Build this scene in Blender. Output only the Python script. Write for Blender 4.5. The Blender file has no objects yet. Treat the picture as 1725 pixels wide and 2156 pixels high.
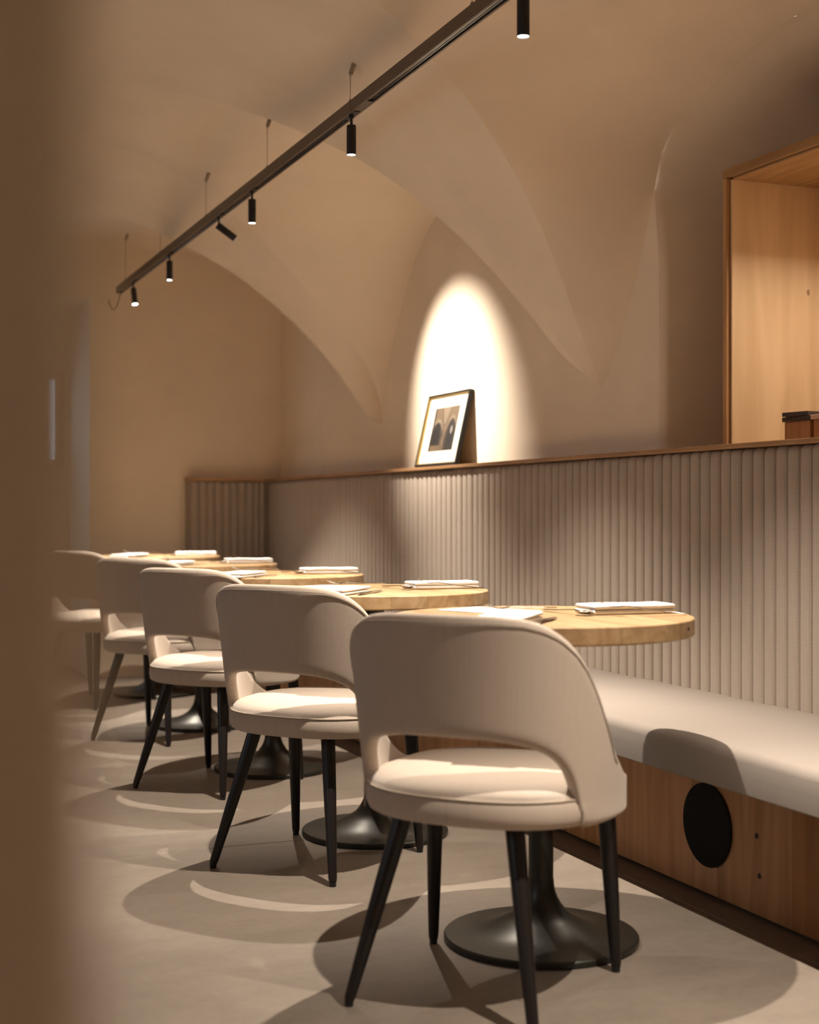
import bpy, math, random
import numpy as np
from mathutils import Vector, Matrix
random.seed(7)
D = bpy.data
SC = bpy.context.scene
COL = SC.collection
PI = math.pi

# ------------------------------------------------------------------ camera
cam = D.cameras.new('camera'); cam_o = D.objects.new('camera', cam); COL.objects.link(cam_o)
cam.sensor_fit = 'AUTO'; cam.sensor_width = 36.0; cam.lens = 49.99
cam.clip_start = 0.01; cam.clip_end = 100
cam_o.location = (0, 0, 0.99)
cam_o.rotation_euler = (PI / 2, 0, -math.radians(22.08))
cam.dof.use_dof = True; cam.dof.focus_distance = 4.1; cam.dof.aperture_fstop = 2.8
SC.camera = cam_o

# ------------------------------------------------------------------ world, exposure
SC.view_settings.view_transform = 'Standard'; SC.view_settings.look = 'None'
SC.view_settings.gamma = 1.0; SC.view_settings.use_curve_mapping = False
SC.view_settings.exposure = 0.17
W = D.worlds.new('World'); SC.world = W; W.use_nodes = True
bg = W.node_tree.nodes['Background']
bg.inputs['Color'].default_value = (0.78, 0.87, 1.0, 1); bg.inputs['Strength'].default_value = 2.6
SC.cycles.max_bounces = 10; SC.cycles.diffuse_bounces = 8; SC.cycles.glossy_bounces = 4
SC.cycles.sample_clamp_indirect = 4.0; SC.cycles.caustics_reflective = False; SC.cycles.caustics_refractive = False
SC.cycles.blur_glossy = 1.0

SPOT_W = 250.0           # one downlight
SPOT_COL = (1.0, 0.883, 0.755)
ACCENT_W = 235.0         # the tilted one on the picture
NICHE_W = 8.5

def portal(name, loc, rot, sx, sy):
    l = D.lights.new(name, 'AREA'); l.shape = 'RECTANGLE'; l.size = sx; l.size_y = sy
    l.cycles.is_portal = True
    o = D.objects.new(name, l); o.location = loc; o.rotation_euler = rot; COL.objects.link(o)

# ------------------------------------------------------------------ materials
def new_mat(name):
    m = D.materials.new(name); m.use_nodes = True
    nt = m.node_tree; b = nt.nodes['Principled BSDF']
    return m, nt, b
def N(nt, t, **kw):
    n = nt.nodes.new(t)
    for k, v in kw.items():
        if k in n.inputs: n.inputs[k].default_value = v
        else: setattr(n, k, v)
    return n
def ramp(nt, fac, stops):
    r = nt.nodes.new('ShaderNodeValToRGB')
    el = r.color_ramp.elements
    while len(el) < len(stops): el.new(0.5)
    for e, (p, c) in zip(el, stops): e.position = p; e.color = (*c, 1)
    nt.links.new(fac, r.inputs[0]); return r.outputs[0]
def bump(nt, b, h, strength, dist):
    n = N(nt, 'ShaderNodeBump'); n.inputs['Strength'].default_value = strength; n.inputs['Distance'].default_value = dist
    nt.links.new(h, n.inputs['Height']); nt.links.new(n.outputs[0], b.inputs['Normal'])
def mix(nt, fac, a, c, mode='MIX'):
    n = nt.nodes.new('ShaderNodeMix'); n.data_type = 'RGBA'; n.blend_type = mode
    for s, v in ((0, fac), (6, a), (7, c)):
        if hasattr(v, 'links'): nt.links.new(v, n.inputs[s])
        elif isinstance(v, tuple): n.inputs[s].default_value = (*v, 1)
        else: n.inputs[s].default_value = v
    return n.outputs[2]
def plain(name, col, rough=.5, metal=0., spec=.5):
    m, nt, b = new_mat(name)
    b.inputs['Base Color'].default_value = (*col, 1); b.inputs['Roughness'].default_value = rough
    b.inputs['Metallic'].default_value = metal; b.inputs['Specular IOR Level'].default_value = spec
    return m
def plaster_mat(name, c):
    m, nt, b = new_mat(name)
    co = N(nt, 'ShaderNodeTexCoord').outputs['Object']
    n1 = N(nt, 'ShaderNodeTexNoise', Scale=1.7, Detail=5.0, Roughness=.6); nt.links.new(co, n1.inputs['Vector'])
    n2 = N(nt, 'ShaderNodeTexNoise', Scale=60.0, Detail=4.0); nt.links.new(co, n2.inputs['Vector'])
    n3 = N(nt, 'ShaderNodeTexNoise', Scale=5.0, Detail=3.0); nt.links.new(co, n3.inputs['Vector'])
    lo = tuple(x * .93 for x in c); hi = tuple(min(1, x * 1.05) for x in c)
    nt.links.new(ramp(nt, n1.outputs[0], [(.3, lo), (.7, hi)]), b.inputs['Base Color'])
    b.inputs['Roughness'].default_value = .9; b.inputs['Specular IOR Level'].default_value = .15
    ad = N(nt, 'ShaderNodeMath', operation='MULTIPLY_ADD'); nt.links.new(n3.outputs[0], ad.inputs[0]); ad.inputs[1].default_value = 6.0
    nt.links.new(n2.outputs[0], ad.inputs[2])
    bump(nt, b, ad.outputs[0], .5, .0012)
    return m
def fabric_mat(name, light, dark, cell, bumpd=.0004):
    m, nt, b = new_mat(name)
    uv = N(nt, 'ShaderNodeTexCoord').outputs['UV']
    mp = N(nt, 'ShaderNodeMapping'); mp.inputs['Rotation'].default_value = (0, 0, PI / 4)
    nt.links.new(uv, mp.inputs['Vector'])
    ck = N(nt, 'ShaderNodeTexChecker', Scale=1.0 / cell)
    nt.links.new(mp.outputs[0], ck.inputs['Vector'])
    ns = N(nt, 'ShaderNodeTexNoise', Scale=420.0, Detail=2.0); nt.links.new(uv, ns.inputs['Vector'])
    sl = N(nt, 'ShaderNodeMapping'); sl.inputs['Scale'].default_value = (160, 7, 1); nt.links.new(uv, sl.inputs['Vector'])
    n2 = N(nt, 'ShaderNodeTexNoise', Scale=1.0, Detail=3.0); nt.links.new(sl.outputs[0], n2.inputs['Vector'])
    mx = N(nt, 'ShaderNodeMath', operation='MULTIPLY_ADD'); nt.links.new(ns.outputs[0], mx.inputs[0]); mx.inputs[1].default_value = .7
    nt.links.new(ck.outputs['Fac'], mx.inputs[2])
    c = ramp(nt, mx.outputs[0], [(.15, dark), (1.0, light)])
    c = mix(nt, .18, c, ramp(nt, n2.outputs[0], [(.3, dark), (.7, light)]))
    nt.links.new(c, b.inputs['Base Color'])
    b.inputs['Roughness'].default_value = .95; b.inputs['Specular IOR Level'].default_value = .1
    b.inputs['Sheen Weight'].default_value = .15; b.inputs['Sheen Roughness'].default_value = .5
    bump(nt, b, mx.outputs[0], .6, bumpd)
    return m
def wood_mat(name, c_dark, c_light, axis, scale=1.0, rough=.45):
    # grain runs along the object's own x, y or z axis; the object colour tints each board
    m, nt, b = new_mat(name)
    co = N(nt, 'ShaderNodeTexCoord').outputs['Object']
    oi = N(nt, 'ShaderNodeObjectInfo')
    of = N(nt, 'ShaderNodeVectorMath', operation='MULTIPLY_ADD')
    cb = N(nt, 'ShaderNodeCombineXYZ')
    for i in range(3): nt.links.new(oi.outputs['Random'], cb.inputs[i])
    nt.links.new(cb.outputs[0], of.inputs[0]); of.inputs[1].default_value = (7, 9, 5); nt.links.new(co, of.inputs[2])
    s = [26.0 * scale] * 3; s['xyz'.index(axis)] = 1.3 * scale
    mp = N(nt, 'ShaderNodeMapping'); mp.inputs['Scale'].default_value = s; nt.links.new(of.outputs[0], mp.inputs['Vector'])
    n1 = N(nt, 'ShaderNodeTexNoise', Scale=1.0, Detail=6.0, Roughness=.62, Distortion=.6); nt.links.new(mp.outputs[0], n1.inputs['Vector'])
    s2 = [9.0 * scale] * 3; s2['xyz'.index(axis)] = .8 * scale
    mp2 = N(nt, 'ShaderNodeMapping'); mp2.inputs['Scale'].default_value = s2; nt.links.new(of.outputs[0], mp2.inputs['Vector'])
    wv = N(nt, 'ShaderNodeTexNoise', Scale=.8, Detail=2.0); nt.links.new(mp2.outputs[0], wv.inputs['Vector'])
    sn = N(nt, 'ShaderNodeMath', operation='MULTIPLY'); nt.links.new(wv.outputs[0], sn.inputs[0]); sn.inputs[1].default_value = 60.0
    sn2 = N(nt, 'ShaderNodeMath', operation='SINE'); nt.links.new(sn.outputs[0], sn2.inputs[0])
    ad = N(nt, 'ShaderNodeMath', operation='MULTIPLY_ADD'); nt.links.new(sn2.outputs[0], ad.inputs[0]); ad.inputs[1].default_value = .09
    nt.links.new(n1.outputs[0], ad.inputs[2])
    c = ramp(nt, ad.outputs[0], [(.28, c_dark), (.72, c_light)])
    c = mix(nt, 1.0, c, oi.outputs['Color'], 'MULTIPLY')
    nt.links.new(c, b.inputs['Base Color'])
    b.inputs['Roughness'].default_value = rough; b.inputs['Specular IOR Level'].default_value = .35
    bump(nt, b, ad.outputs[0], .25, .0006)
    return m
def floor_mat():
    m, nt, b = new_mat('polished_screed')
    co = N(nt, 'ShaderNodeTexCoord').outputs['Object']
    oi = N(nt, 'ShaderNodeObjectInfo')
    n1 = N(nt, 'ShaderNodeTexNoise', Scale=1.6, Detail=8.0, Roughness=.62, Distortion=.5); nt.links.new(co, n1.inputs['Vector'])
    st = N(nt, 'ShaderNodeMapping'); st.inputs['Scale'].default_value = (2.0, 7.0, 1); nt.links.new(co, st.inputs['Vector'])
    n2 = N(nt, 'ShaderNodeTexNoise', Scale=1.5, Detail=6.0, Roughness=.7); nt.links.new(st.outputs[0], n2.inputs['Vector'])
    n3 = N(nt, 'ShaderNodeTexNoise', Scale=38.0, Detail=6.0, Roughness=.7); nt.links.new(co, n3.inputs['Vector'])
    c1 = ramp(nt, n1.outputs[0], [(.3, (.168, .137, .108)), (.72, (.246, .204, .164))])
    c2 = ramp(nt, n2.outputs[0], [(.35, (.173, .141, .113)), (.68, (.24, .198, .158))])
    c = mix(nt, .5, c1, c2)
    c3 = ramp(nt, n3.outputs[0], [(.3, (.86, .86, .86)), (.6, (1, 1, 1))])
    c = mix(nt, 1.0, c, c3, 'MULTIPLY')
    nt.links.new(c, b.inputs['Base Color'])
    r = N(nt, 'ShaderNodeMapRange'); nt.links.new(n1.outputs[0], r.inputs[0]); r.inputs[3].default_value = .38; r.inputs[4].default_value = .6
    nt.links.new(r.outputs[0], b.inputs['Roughness']); b.inputs['Specular IOR Level'].default_value = .4
    bump(nt, b, n3.outputs[0], .12, .0008)
    return m
def emit_mat(name, col, s):
    m, nt, b = new_mat(name)
    b.inputs['Base Color'].default_value = (0.8, .8, .8, 1)
    b.inputs['Emission Color'].default_value = (*col, 1); b.inputs['Emission Strength'].default_value = s
    return m

M = {}
M['plaster'] = plaster_mat('clay_plaster', (.81, .705, .57))
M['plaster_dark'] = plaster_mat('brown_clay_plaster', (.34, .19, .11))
M['floor'] = floor_mat()
M['fabric'] = fabric_mat('beige_woven_fabric', (.51, .432, .36), (.36, .295, .235), .0029)
M['fabric_rib'] = fabric_mat('taupe_woven_fabric', (.45, .382, .318), (.29, .238, .192), .0042)
M['fabric_seat'] = fabric_mat('bench_linen', (.31, .268, .232), (.22, .187, .16), .0026)
M['piping'] = plain('fabric_piping', (.36, .30, .235), .95, 0, .1)
M['oak_y'] = wood_mat('oak_along_y', (.31, .20, .102), (.45, .315, .18), 'y')
M['oak_x'] = wood_mat('oak_along_x', (.42, .275, .145), (.60, .425, .25), 'x')
M['oak_z'] = wood_mat('oak_upright', (.44, .275, .145), (.64, .44, .26), 'z', .7)
M['oak_face'] = wood_mat('oak_veneer', (.58, .42, .255), (.72, .545, .36), 'z', .55)
M['leg'] = plain('black_stained_wood', (.012, .009, .008), .36, 0, .32)
M['glide'] = plain('black_plastic', (.01, .01, .01), .5)
M['base'] = plain('bronze_powder_coat', (.036, .035, .028), .36, .55, .5)
M['track'] = plain('bronze_anodised', (.115, .085, .062), .42, .6, .5)
M['slot'] = plain('black_slot', (.012, .011, .013), .25, .2, .6)
M['lamp'] = plain('black_lamp', (.012, .010, .009), .5, .1, .4)
M['lens'] = emit_mat('lit_lens', (1.0, .95, .86), 30.0)
M['diffuser'] = emit_mat('lit_diffuser', (1.0, .9, .75), 4.0)
M['wire'] = plain('steel_wire', (.22, .17, .12), .4, .7)
M['cap'] = plain('steel_cap', (.34, .27, .20), .4, .6)
M['napkin'] = plain('white_linen', (.84, .81, .77), .92, 0, .1)
M['paper'] = plain('menu_paper', (.80, .77, .80), .8, 0, .2)
M['ink'] = plain('menu_ink', (.42, .28, .38), .8, 0, .2)
M['steel'] = plain('polished_steel', (.50, .46, .42), .2, 1.0)
M['frame_black'] = plain('black_frame', (.010, .009, .008), .5, 0, .25)
M['frame_gold'] = plain('gilt_edge', (.72, .50, .16), .32, .8)
M['mat'] = plain('picture_mount', (.66, .62, .54), .9, 0, .1)
M['black'] = plain('black_grille', (.004, .004, .004), .8, 0, .2)
M['knot'] = plain('dark_knot', (.02, .014, .01), .7)
M['dark_slab'] = plain('dark_wood_slab', (.055, .036, .028), .35, 0, .5)
M['lit_slab'] = plain('dark_slab_lit_tone', (.62, .42, .32), .5)  # paler copy of the dark slab, lamp light painted into the colour
M['glass'] = None
def glass_mat():
    m, nt, b = new_mat('window_glass')
    tr = N(nt, 'ShaderNodeBsdfTransparent'); tr.inputs[0].default_value = (.92, .95, .97, 1)
    gl = N(nt, 'ShaderNodeBsdfGlossy', Roughness=.02)
    fr = N(nt, 'ShaderNodeFresnel', IOR=1.45); mx = N(nt, 'ShaderNodeMixShader')
    nt.links.new(fr.outputs[0], mx.inputs[0]); nt.links.new(tr.outputs[0], mx.inputs[1]); nt.links.new(gl.outputs[0], mx.inputs[2])
    nt.links.new(mx.outputs[0], nt.nodes['Material Output'].inputs[0])
    return m
M['glass'] = glass_mat()
def picture_mat():
    m, nt, b = new_mat('printed_photograph')
    a = N(nt, 'ShaderNodeVertexColor'); a.layer_name = 'print'
    nt.links.new(a.outputs[0], b.inputs['Base Color']); b.inputs['Roughness'].default_value = .6
    return m
M['print'] = picture_mat()

# ------------------------------------------------------------------ mesh helpers
class MB:
    def __init__(s): s.v = []; s.f = []; s.uv = {}
    def add(s, vs, fs, uvs=None):
        o = len(s.v); s.v += [tuple(p) for p in vs]; s.f += [tuple(i + o for i in f) for f in fs]
        if uvs:
            for i, u in enumerate(uvs): s.uv[o + i] = u
        return o
    def box(s, x0, x1, y0, y1, z0, z1, bev=0.0):
        if bev <= 0:
            s.add([(x, y, z) for z in (z0, z1) for y in (y0, y1) for x in (x0, x1)],
                  [(0, 2, 3, 1), (4, 5, 7, 6), (0, 1, 5, 4), (2, 6, 7, 3), (0, 4, 6, 2), (1, 3, 7, 5)])
            return
        c = bev; rings = []
        for z, i in ((z0, c), (z0 + c, 0), (z1 - c, 0), (z1, c)):
            a = [(x0 + c + i * .0, y0 + i), (x1 - c, y0 + i), (x1 - i, y0 + c), (x1 - i, y1 - c), (x1 - c, y1 - i), (x0 + c, y1 - i), (x0 + i, y1 - c), (x0 + i, y0 + c)]
            rings.append([(x, y, z) for x, y in a])
        s.loft(rings, cap=True)
    def loft(s, rings, cap=False, closed=True, uvs=None):
        n = len(rings[0]); vs = [p for r in rings for p in r]; fs = []
        for i in range(len(rings) - 1):
            for j in range(n if closed else n - 1):
                k = (j + 1) % n
                fs.append((i * n + j, i * n + k, (i + 1) * n + k, (i + 1) * n + j))
        if cap:
            fs.append(tuple(range(n - 1, -1, -1))); b = (len(rings) - 1) * n; fs.append(tuple(range(b, b + n)))
        s.add(vs, fs, [u for r in uvs for u in r] if uvs else None)
    def lathe(s, prof, n=32, cx=0, cy=0):
        rings = []
        for r, z in prof:
            rings.append([(cx + r * math.cos(2 * PI * k / n), cy + r * math.sin(2 * PI * k / n), z) for k in range(n)])
        s.loft(rings, cap=True)
    def tube(s, path, r, n=8, cap=True):
        path = [Vector(p) for p in path]; rings = []
        rr = r if hasattr(r, '__len__') else [r] * len(path)
        up = Vector((0, 0, 1))
        for i, p in enumerate(path):
            t = (path[min(i + 1, len(path) - 1)] - path[max(i - 1, 0)]).normalized()
            a = t.cross(up)
            if a.length < 1e-3: a = t.cross(Vector((1, 0, 0)))
            a.normalize(); b = a.cross(t)
            rings.append([tuple(p + (a * math.cos(2 * PI * k / n) + b * math.sin(2 * PI * k / n)) * rr[i]) for k in range(n)])
        s.loft(rings, cap=cap)
    def build(s, name, mat, parent=None, smooth=False, sub=0, angle=None):
        me = D.meshes.new(name); me.from_pydata(s.v, [], s.f); me.update()
        if s.uv:
            ul = me.uv_layers.new(name='UVMap')
            for lp in me.loops: ul.data[lp.index].uv = s.uv.get(lp.vertex_index, (0, 0))
        import bmesh
        bm = bmesh.new(); bm.from_mesh(me); bmesh.ops.recalc_face_normals(bm, faces=bm.faces); bm.to_mesh(me); bm.free()
        if smooth:
            me.polygons.foreach_set('use_smooth', [True] * len(me.polygons))
            if angle: me.set_sharp_from_angle(angle=math.radians(angle))
        me.materials.append(mat)
        o = D.objects.new(name, me); COL.objects.link(o)
        if parent: o.parent = parent
        if sub:
            md = o.modifiers.new('sub', 'SUBSURF'); md.levels = sub; md.render_levels = sub
        return o
def empty(name, loc, rz=0.0):
    o = D.objects.new(name, None); COL.objects.link(o); o.location = loc; o.rotation_euler = (0, 0, rz); o.empty_display_size = .05
    return o
def tag(o, label, cat, group=None):
    o['label'] = label; o['category'] = cat
    if group: o['group'] = group
    return o
def struct(o): o['kind'] = 'structure'; return o
def kids(o): return [c for c in D.objects if c.parent == o]
def copy_tree(o, parent=None):
    c = o.copy(); COL.objects.link(c)
    if parent: c.parent = parent
    for k in kids(o): copy_tree(k, c)
    return c

# ------------------------------------------------------------------ the vault
XR, XL = 2.60, -2.00
YB, YE = -2.30, 8.55
EM = (XR - XL) / 2
Y1, Y2 = 6.794, 4.541
BAY = 2.252
def fit(pts, deg=4):
    e = np.array([p[0] for p in pts]); z = np.array([p[1] for p in pts])
    x = np.linspace(0, 1, len(e))
    o = np.argsort(e); e = e[o]; z = z[o]
    ee = np.linspace(0, EM, 231); zz = np.interp(ee, e, z)
    for _ in range(3):                                  # soften the corners of the measured polyline
        zz[2:-2] = (zz[:-4] + 2 * zz[1:-3] + 2 * zz[2:-2] + 2 * zz[3:-1] + zz[4:]) / 8
    z2 = zz.copy()
    for _ in range(60): z2[2:-2] = (z2[:-4] + 2 * z2[1:-3] + 2 * z2[2:-2] + 2 * z2[3:-1] + z2[4:]) / 8
    w = np.clip((ee - .12) / .2, 0, 1); w = w * w * (3 - 2 * w); zz = zz * (1 - w) + z2 * w
    return lambda q: float(np.interp(min(max(q, 0), EM), ee, zz))
zL1 = fit([(0, 1.446), (.12, 1.56), (.36, 1.94), (.47, 2.05), (.56, 2.17), (.66, 2.25), (.74, 2.32), (.84, 2.38), (.92, 2.43), (1.05, 2.50), (1.2, 2.57), (1.35, 2.62), (1.48, 2.655), (1.6, 2.67), (2.3, 2.72)])
zL2 = fit([(0, 1.446), (.11, 1.53), (.18, 1.61), (.25, 1.70), (.34, 1.85), (.42, 1.955), (.48, 2.01), (.60, 2.145), (.70, 2.22), (.80, 2.30), (.94, 2.38), (1.06, 2.455), (1.19, 2.505), (1.33, 2.57), (1.46, 2.61), (1.58, 2.64), (1.74, 2.67), (2.3, 2.72)])
zL3 = fit([(0, 1.446), (.09, 1.56), (.15, 1.66), (.23, 1.77), (.29, 1.90), (.36, 1.96), (.45, 2.07), (.55, 2.16), (.65, 2.24), (.76, 2.31), (.88, 2.37), (.97, 2.40), (1.11, 2.47), (1.5, 2.56), (1.875, 2.61), (2.3, 2.62)])
zG1R = fit([(0, 1.515), (.03, 1.63), (.08, 1.70), (.145, 1.785), (.24, 1.885), (.33, 1.975), (.425, 2.07), (.52, 2.16), (.62, 2.24), (.72, 2.315), (.825, 2.38), (1.0, 2.495), (1.13, 2.55), (1.2, 2.57), (1.6, 2.66), (2.3, 2.72)])
zG1L = fit([(0, 1.44), (.07, 1.48), (.12, 1.555), (.18, 1.65), (.255, 1.755), (.33, 1.855), (.42, 1.945), (.51, 2.02), (.61, 2.11), (.73, 2.20), (.83, 2.26), (.92, 2.305), (1.2, 2.44), (1.6, 2.58), (2.3, 2.70)])
def arch(pts):
    ys = np.array([p[0] for p in pts]); zs = np.array([p[1] for p in pts]); o = np.argsort(ys); ys = ys[o]; zs = zs[o]
    yy = np.linspace(ys[0], ys[-1], 300); zz = np.interp(yy, ys, zs)
    k = zz.copy()
    for _ in range(30): k[1:-1] = (k[:-2] + 2 * k[1:-1] + k[2:]) / 4
    return lambda y: float(np.interp(y, yy, k))
zA = arch([(Y1, 1.50), (6.66, 1.78), (6.52, 2.0), (6.37, 2.18), (6.22, 2.30), (6.07, 2.375), (5.87, 2.43), (5.67, 2.45), (5.4, 2.42), (5.15, 2.32), (4.95, 2.16), (4.8, 1.98), (4.66, 1.72), (Y2, 1.446)])
zE = arch([(Y1, 1.47), (6.9, 1.85), (7.0, 2.1), (7.15, 2.28), (7.4, 2.44), (7.9, 2.55), (YE, 2.55)])
HB = BAY / 2
_nh = [(0, 1.446), (.05, 1.50), (.108, 1.572), (.17, 1.675), (.238, 1.80), (.285, 1.905), (.32, 1.985), (.345, 2.06), (.37, 2.14), (.40, 2.205), (.46, 2.265), (.593, 2.318), (.75, 2.365), (.95, 2.415), (HB, 2.435)]
def zN_off(d):                                           # near bays; d = distance from a springing
    d = min(d, BAY - d); return float(np.interp(d, [p[0] for p in _nh], [p[1] for p in _nh]))
ME, MA2, MA1, ML2, MN = .25, .30, .68, .05, .60
def crown(e): return zL3(min(e, HB / MN))

ES = [0, .004, .01, .02, .035, .055, .08, .11, .14, .17, .2] + [.2 + .05 * i for i in range(1, 43)]
ES = [e for e in ES if e < EM - .01] + [EM]
def segs_at(e):
    """list of (y0, z0, y1, z1, surface function) along the ceiling at distance e from a side wall"""
    eg = min(e, EM)
    yG1L = Y1 + ME * eg; yG1R = Y1 - MA2 * eg
    apex = (Y1 - Y2) / (MA1 + MA2)
    yL1 = Y2 + MA1 * min(eg, apex); yG1R = max(yG1R, yL1)
    yL2 = Y2 + ML2 * eg
    S = []
    def fE(y):
        g = (y - Y1) / ME
        if g <= 1e-6: return zG1L(eg)
        k = min(1, eg / g); return zE(y) * (1 - k) + zG1L(g) * k
    def fA(y):
        g = min((y - Y2) / MA1, (Y1 - y) / MA2)
        zg = zL1(g) if (y - Y2) / MA1 < (Y1 - y) / MA2 else zG1R(g)
        if g <= 1e-6: return zg
        k = min(1, eg / g); return zA(y) * (1 - k) + zg * k
    S.append((YE, yG1L, fE, 30))
    S.append((yG1L, yG1R, None, 6, zG1L(eg), zG1R(eg)))
    S.append((yG1R, yL1, fA, 48))
    S.append((yL1, yL2, None, 6, zL1(eg) if eg < apex else zL1(eg), zL2(eg)))
    yc, zc = yL2, zL2(eg)
    Yk = Y2
    for b in range(3):
        lo = Yk - BAY
        en = min(eg, HB / MN)
        ya, yb = Yk - MN * en, lo + MN * en
        S.append((yc, ya, None, 6, zc, zL3(en)))
        def fN(y, Yk=Yk, lo=lo):
            d = min(Yk - y, y - lo); g = d / MN
            if g <= 1e-6: return zL3(en)
            k = min(1, en / g); return zN_off(d) * (1 - k) + zL3(g) * k
        S.append((ya, yb, fN, 40))
        yc, zc = yb, zL3(en)
        S.append((yb, lo, None, 6, zc, zL2(eg)))
        yc, zc = lo, zL2(eg); Yk = lo
    return S
def ceil_z(x, y):
    e = min(XR - x, x - XL)
    for s in segs_at(e):
        y0, y1 = s[0], s[1]
        if y1 <= y <= y0:
            if s[2]: return s[2](y)
            k = (y0 - y) / max(1e-9, y0 - y1); return s[4] * (1 - k) + s[5] * k
    return 2.6
cm = MB()
cols = [(XR - e, segs_at(e)) for e in ES] + [(XL + e, segs_at(e)) for e in reversed(ES[:-1])]
nseg = len(cols[0][1])
for q in range(nseg):
    rings = []
    for x, S in cols:
        s = S[q]; n = s[3]; row = []
        for i in range(n + 1):
            k = i / n
            if s[2]: k = .5 - .5 * math.cos(PI * k)
            y = s[0] * (1 - k) + s[1] * k
            z = s[2](y) if s[2] else s[4] * (1 - k) + s[5] * k
            row.append((x, y, z))
        rings.append(row)
    cm.loft(rings, closed=False)
ceiling = struct(cm.build('ceiling', M['plaster'], smooth=True))
ceiling['label'] = 'clay plastered groin vault with soft folds'

# ------------------------------------------------------------------ walls
def wall_col(y):                                         # top of the side wall at y
    if y >= Y1: return zE(y)
    if y >= Y2: return zA(y)
    d = (Y2 - y) % BAY; return zN_off(d)
NICHE = (2.68, 4.155); o_up, o_dn = NICHE[1] + .03, NICHE[0] - .03
ys = sorted(set([YB, YE, Y1, Y2, Y2 - BAY, Y2 - 2 * BAY, NICHE[0], NICHE[1]] + list(np.arange(YB, YE, .03))))
def side_wall(name, xi, xo, opens):
    w = MB()
    for a, b in zip(ys[:-1], ys[1:]):
        if b - a < 1e-6: continue
        mid = (a + b) / 2
        spans = [(-.02, None)]
        for (o0, o1, z0, z1) in opens:
            if o0 <= mid <= o1 and z0 in ('up', 'dn'): spans = [(-.02, z0)]
            elif o0 <= mid <= o1: spans = [(-.02, z0)] + ([(z1, None)] if z1 else [])
        for z0, z1 in spans:
            za = (wall_col(a) + .012) if z1 is None else z1; zb = (wall_col(b) + .012) if z1 is None else z1
            if z1 == 'up': za, zb = 1.86 + (wall_col(o_up) - 1.86) * (a - NICHE[1]) / .03, 1.86 + (wall_col(o_up) - 1.86) * (b - NICHE[1]) / .03
            if z1 == 'dn': za, zb = 1.86 + (wall_col(o_dn) - 1.86) * (NICHE[0] - a) / .03, 1.86 + (wall_col(o_dn) - 1.86) * (NICHE[0] - b) / .03
            w.add([(xi, a, z0), (xi, b, z0), (xi, b, zb), (xi, a, za), (xo, a, z0), (xo, b, z0), (xo, b, zb), (xo, a, za)],
                  [(0, 1, 2, 3), (4, 7, 6, 5), (0, 3, 7, 4), (1, 5, 6, 2), (3, 2, 6, 7), (0, 4, 5, 1)])
    return struct(w.build(name, M['plaster']))
ys = sorted(set(ys + [1.2, 2.6, 4.2, 5.6, NICHE[1] + .03, NICHE[0] - .03]))
side_wall('wall_right', XR, XR + .55, [(NICHE[0], NICHE[1], 1.17, None), (NICHE[1], NICHE[1] + .03, 'up', None), (NICHE[0] - .03, NICHE[0], 'dn', None)])
side_wall('wall_left', XL, XL - .35, [(1.2, 2.6, .95, 2.05), (4.2, 5.6, .95, 2.05)])
# deep arched niche behind the cabinet
nm = MB(); path = []
HI, LO = NICHE[1] + .030, NICHE[0] - .030
ny = [HI - t for t in np.linspace(0, HI - LO, 70)]
arc = [(NICHE[1], 1.17), (NICHE[1], 1.55), (NICHE[1], 1.86)] + [(y, wall_col(y)) for y in ny] + [(NICHE[0], 1.86), (NICHE[0], 1.55), (NICHE[0], 1.17)]
cyn = (NICHE[0] + NICHE[1]) / 2
def shrink(f, dz):
    return [(cyn + (y - cyn) * f, z if z <= 1.2 else z - dz) for y, z in arc]
rings = [[(XR - .001, y, z) for y, z in arc], [(XR + .015, cyn + (y - cyn) * (.974 if z < 1.87 else .9985), z) for y, z in arc], [(XR + .028, cyn + (y - cyn) * (.972 if z < 1.87 else .997), z if z < 1.2 else z - .002) for y, z in arc], [(XR + .47, y, z) for y, z in shrink(.95, .06)]]
nm.loft(rings, closed=False)
nich = struct(nm.build('wall_niche', M['plaster'], smooth=True))
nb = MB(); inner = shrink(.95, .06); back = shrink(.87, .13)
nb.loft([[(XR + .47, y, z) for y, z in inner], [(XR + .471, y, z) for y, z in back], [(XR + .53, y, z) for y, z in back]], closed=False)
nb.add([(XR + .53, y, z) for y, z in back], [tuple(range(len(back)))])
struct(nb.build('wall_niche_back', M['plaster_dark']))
# end wall with an alcove and a window
AX0, AX1, AD = 0.20, 1.41, 9.33
ew = MB()
ew.box(AX1, XR + .3, YE, AD + .2, -.02, 2.75)
ew.box(XL - .3, AX0, YE, YE + .15, -.02, 2.9)
ew.box(AX0 - .15, AX0, YE + .15, AD + .2, -.02, .6); ew.box(AX0 - .15, AX0, YE + .15, AD + .2, 1.75, 2.9)
ew.box(AX0 - .15, AX0, YE + .15, YE + .17, .6, 1.75); ew.box(AX0 - .15, AX0, AD - .05, AD + .2, .6, 1.75)
ew.box(AX0, AX1, YE, AD + .2, 2.26, 2.9)
ew.box(AX0, AX1, AD, AD + .2, -.02, 1.28); ew.box(AX0, AX1, AD, AD + .2, 1.90, 2.26)
ew.box(AX0, .45, AD, AD + .2, 1.28, 1.90); ew.box(1.38, AX1, AD, AD + .2, 1.28, 1.90)
struct(ew.build('wall_back', M['plaster']))
rw = MB(); rw.box(XL - .3, XR + .3, YB - .3, YB, -.02, 2.9)
struct(rw.build('wall_front', M['plaster']))
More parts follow.
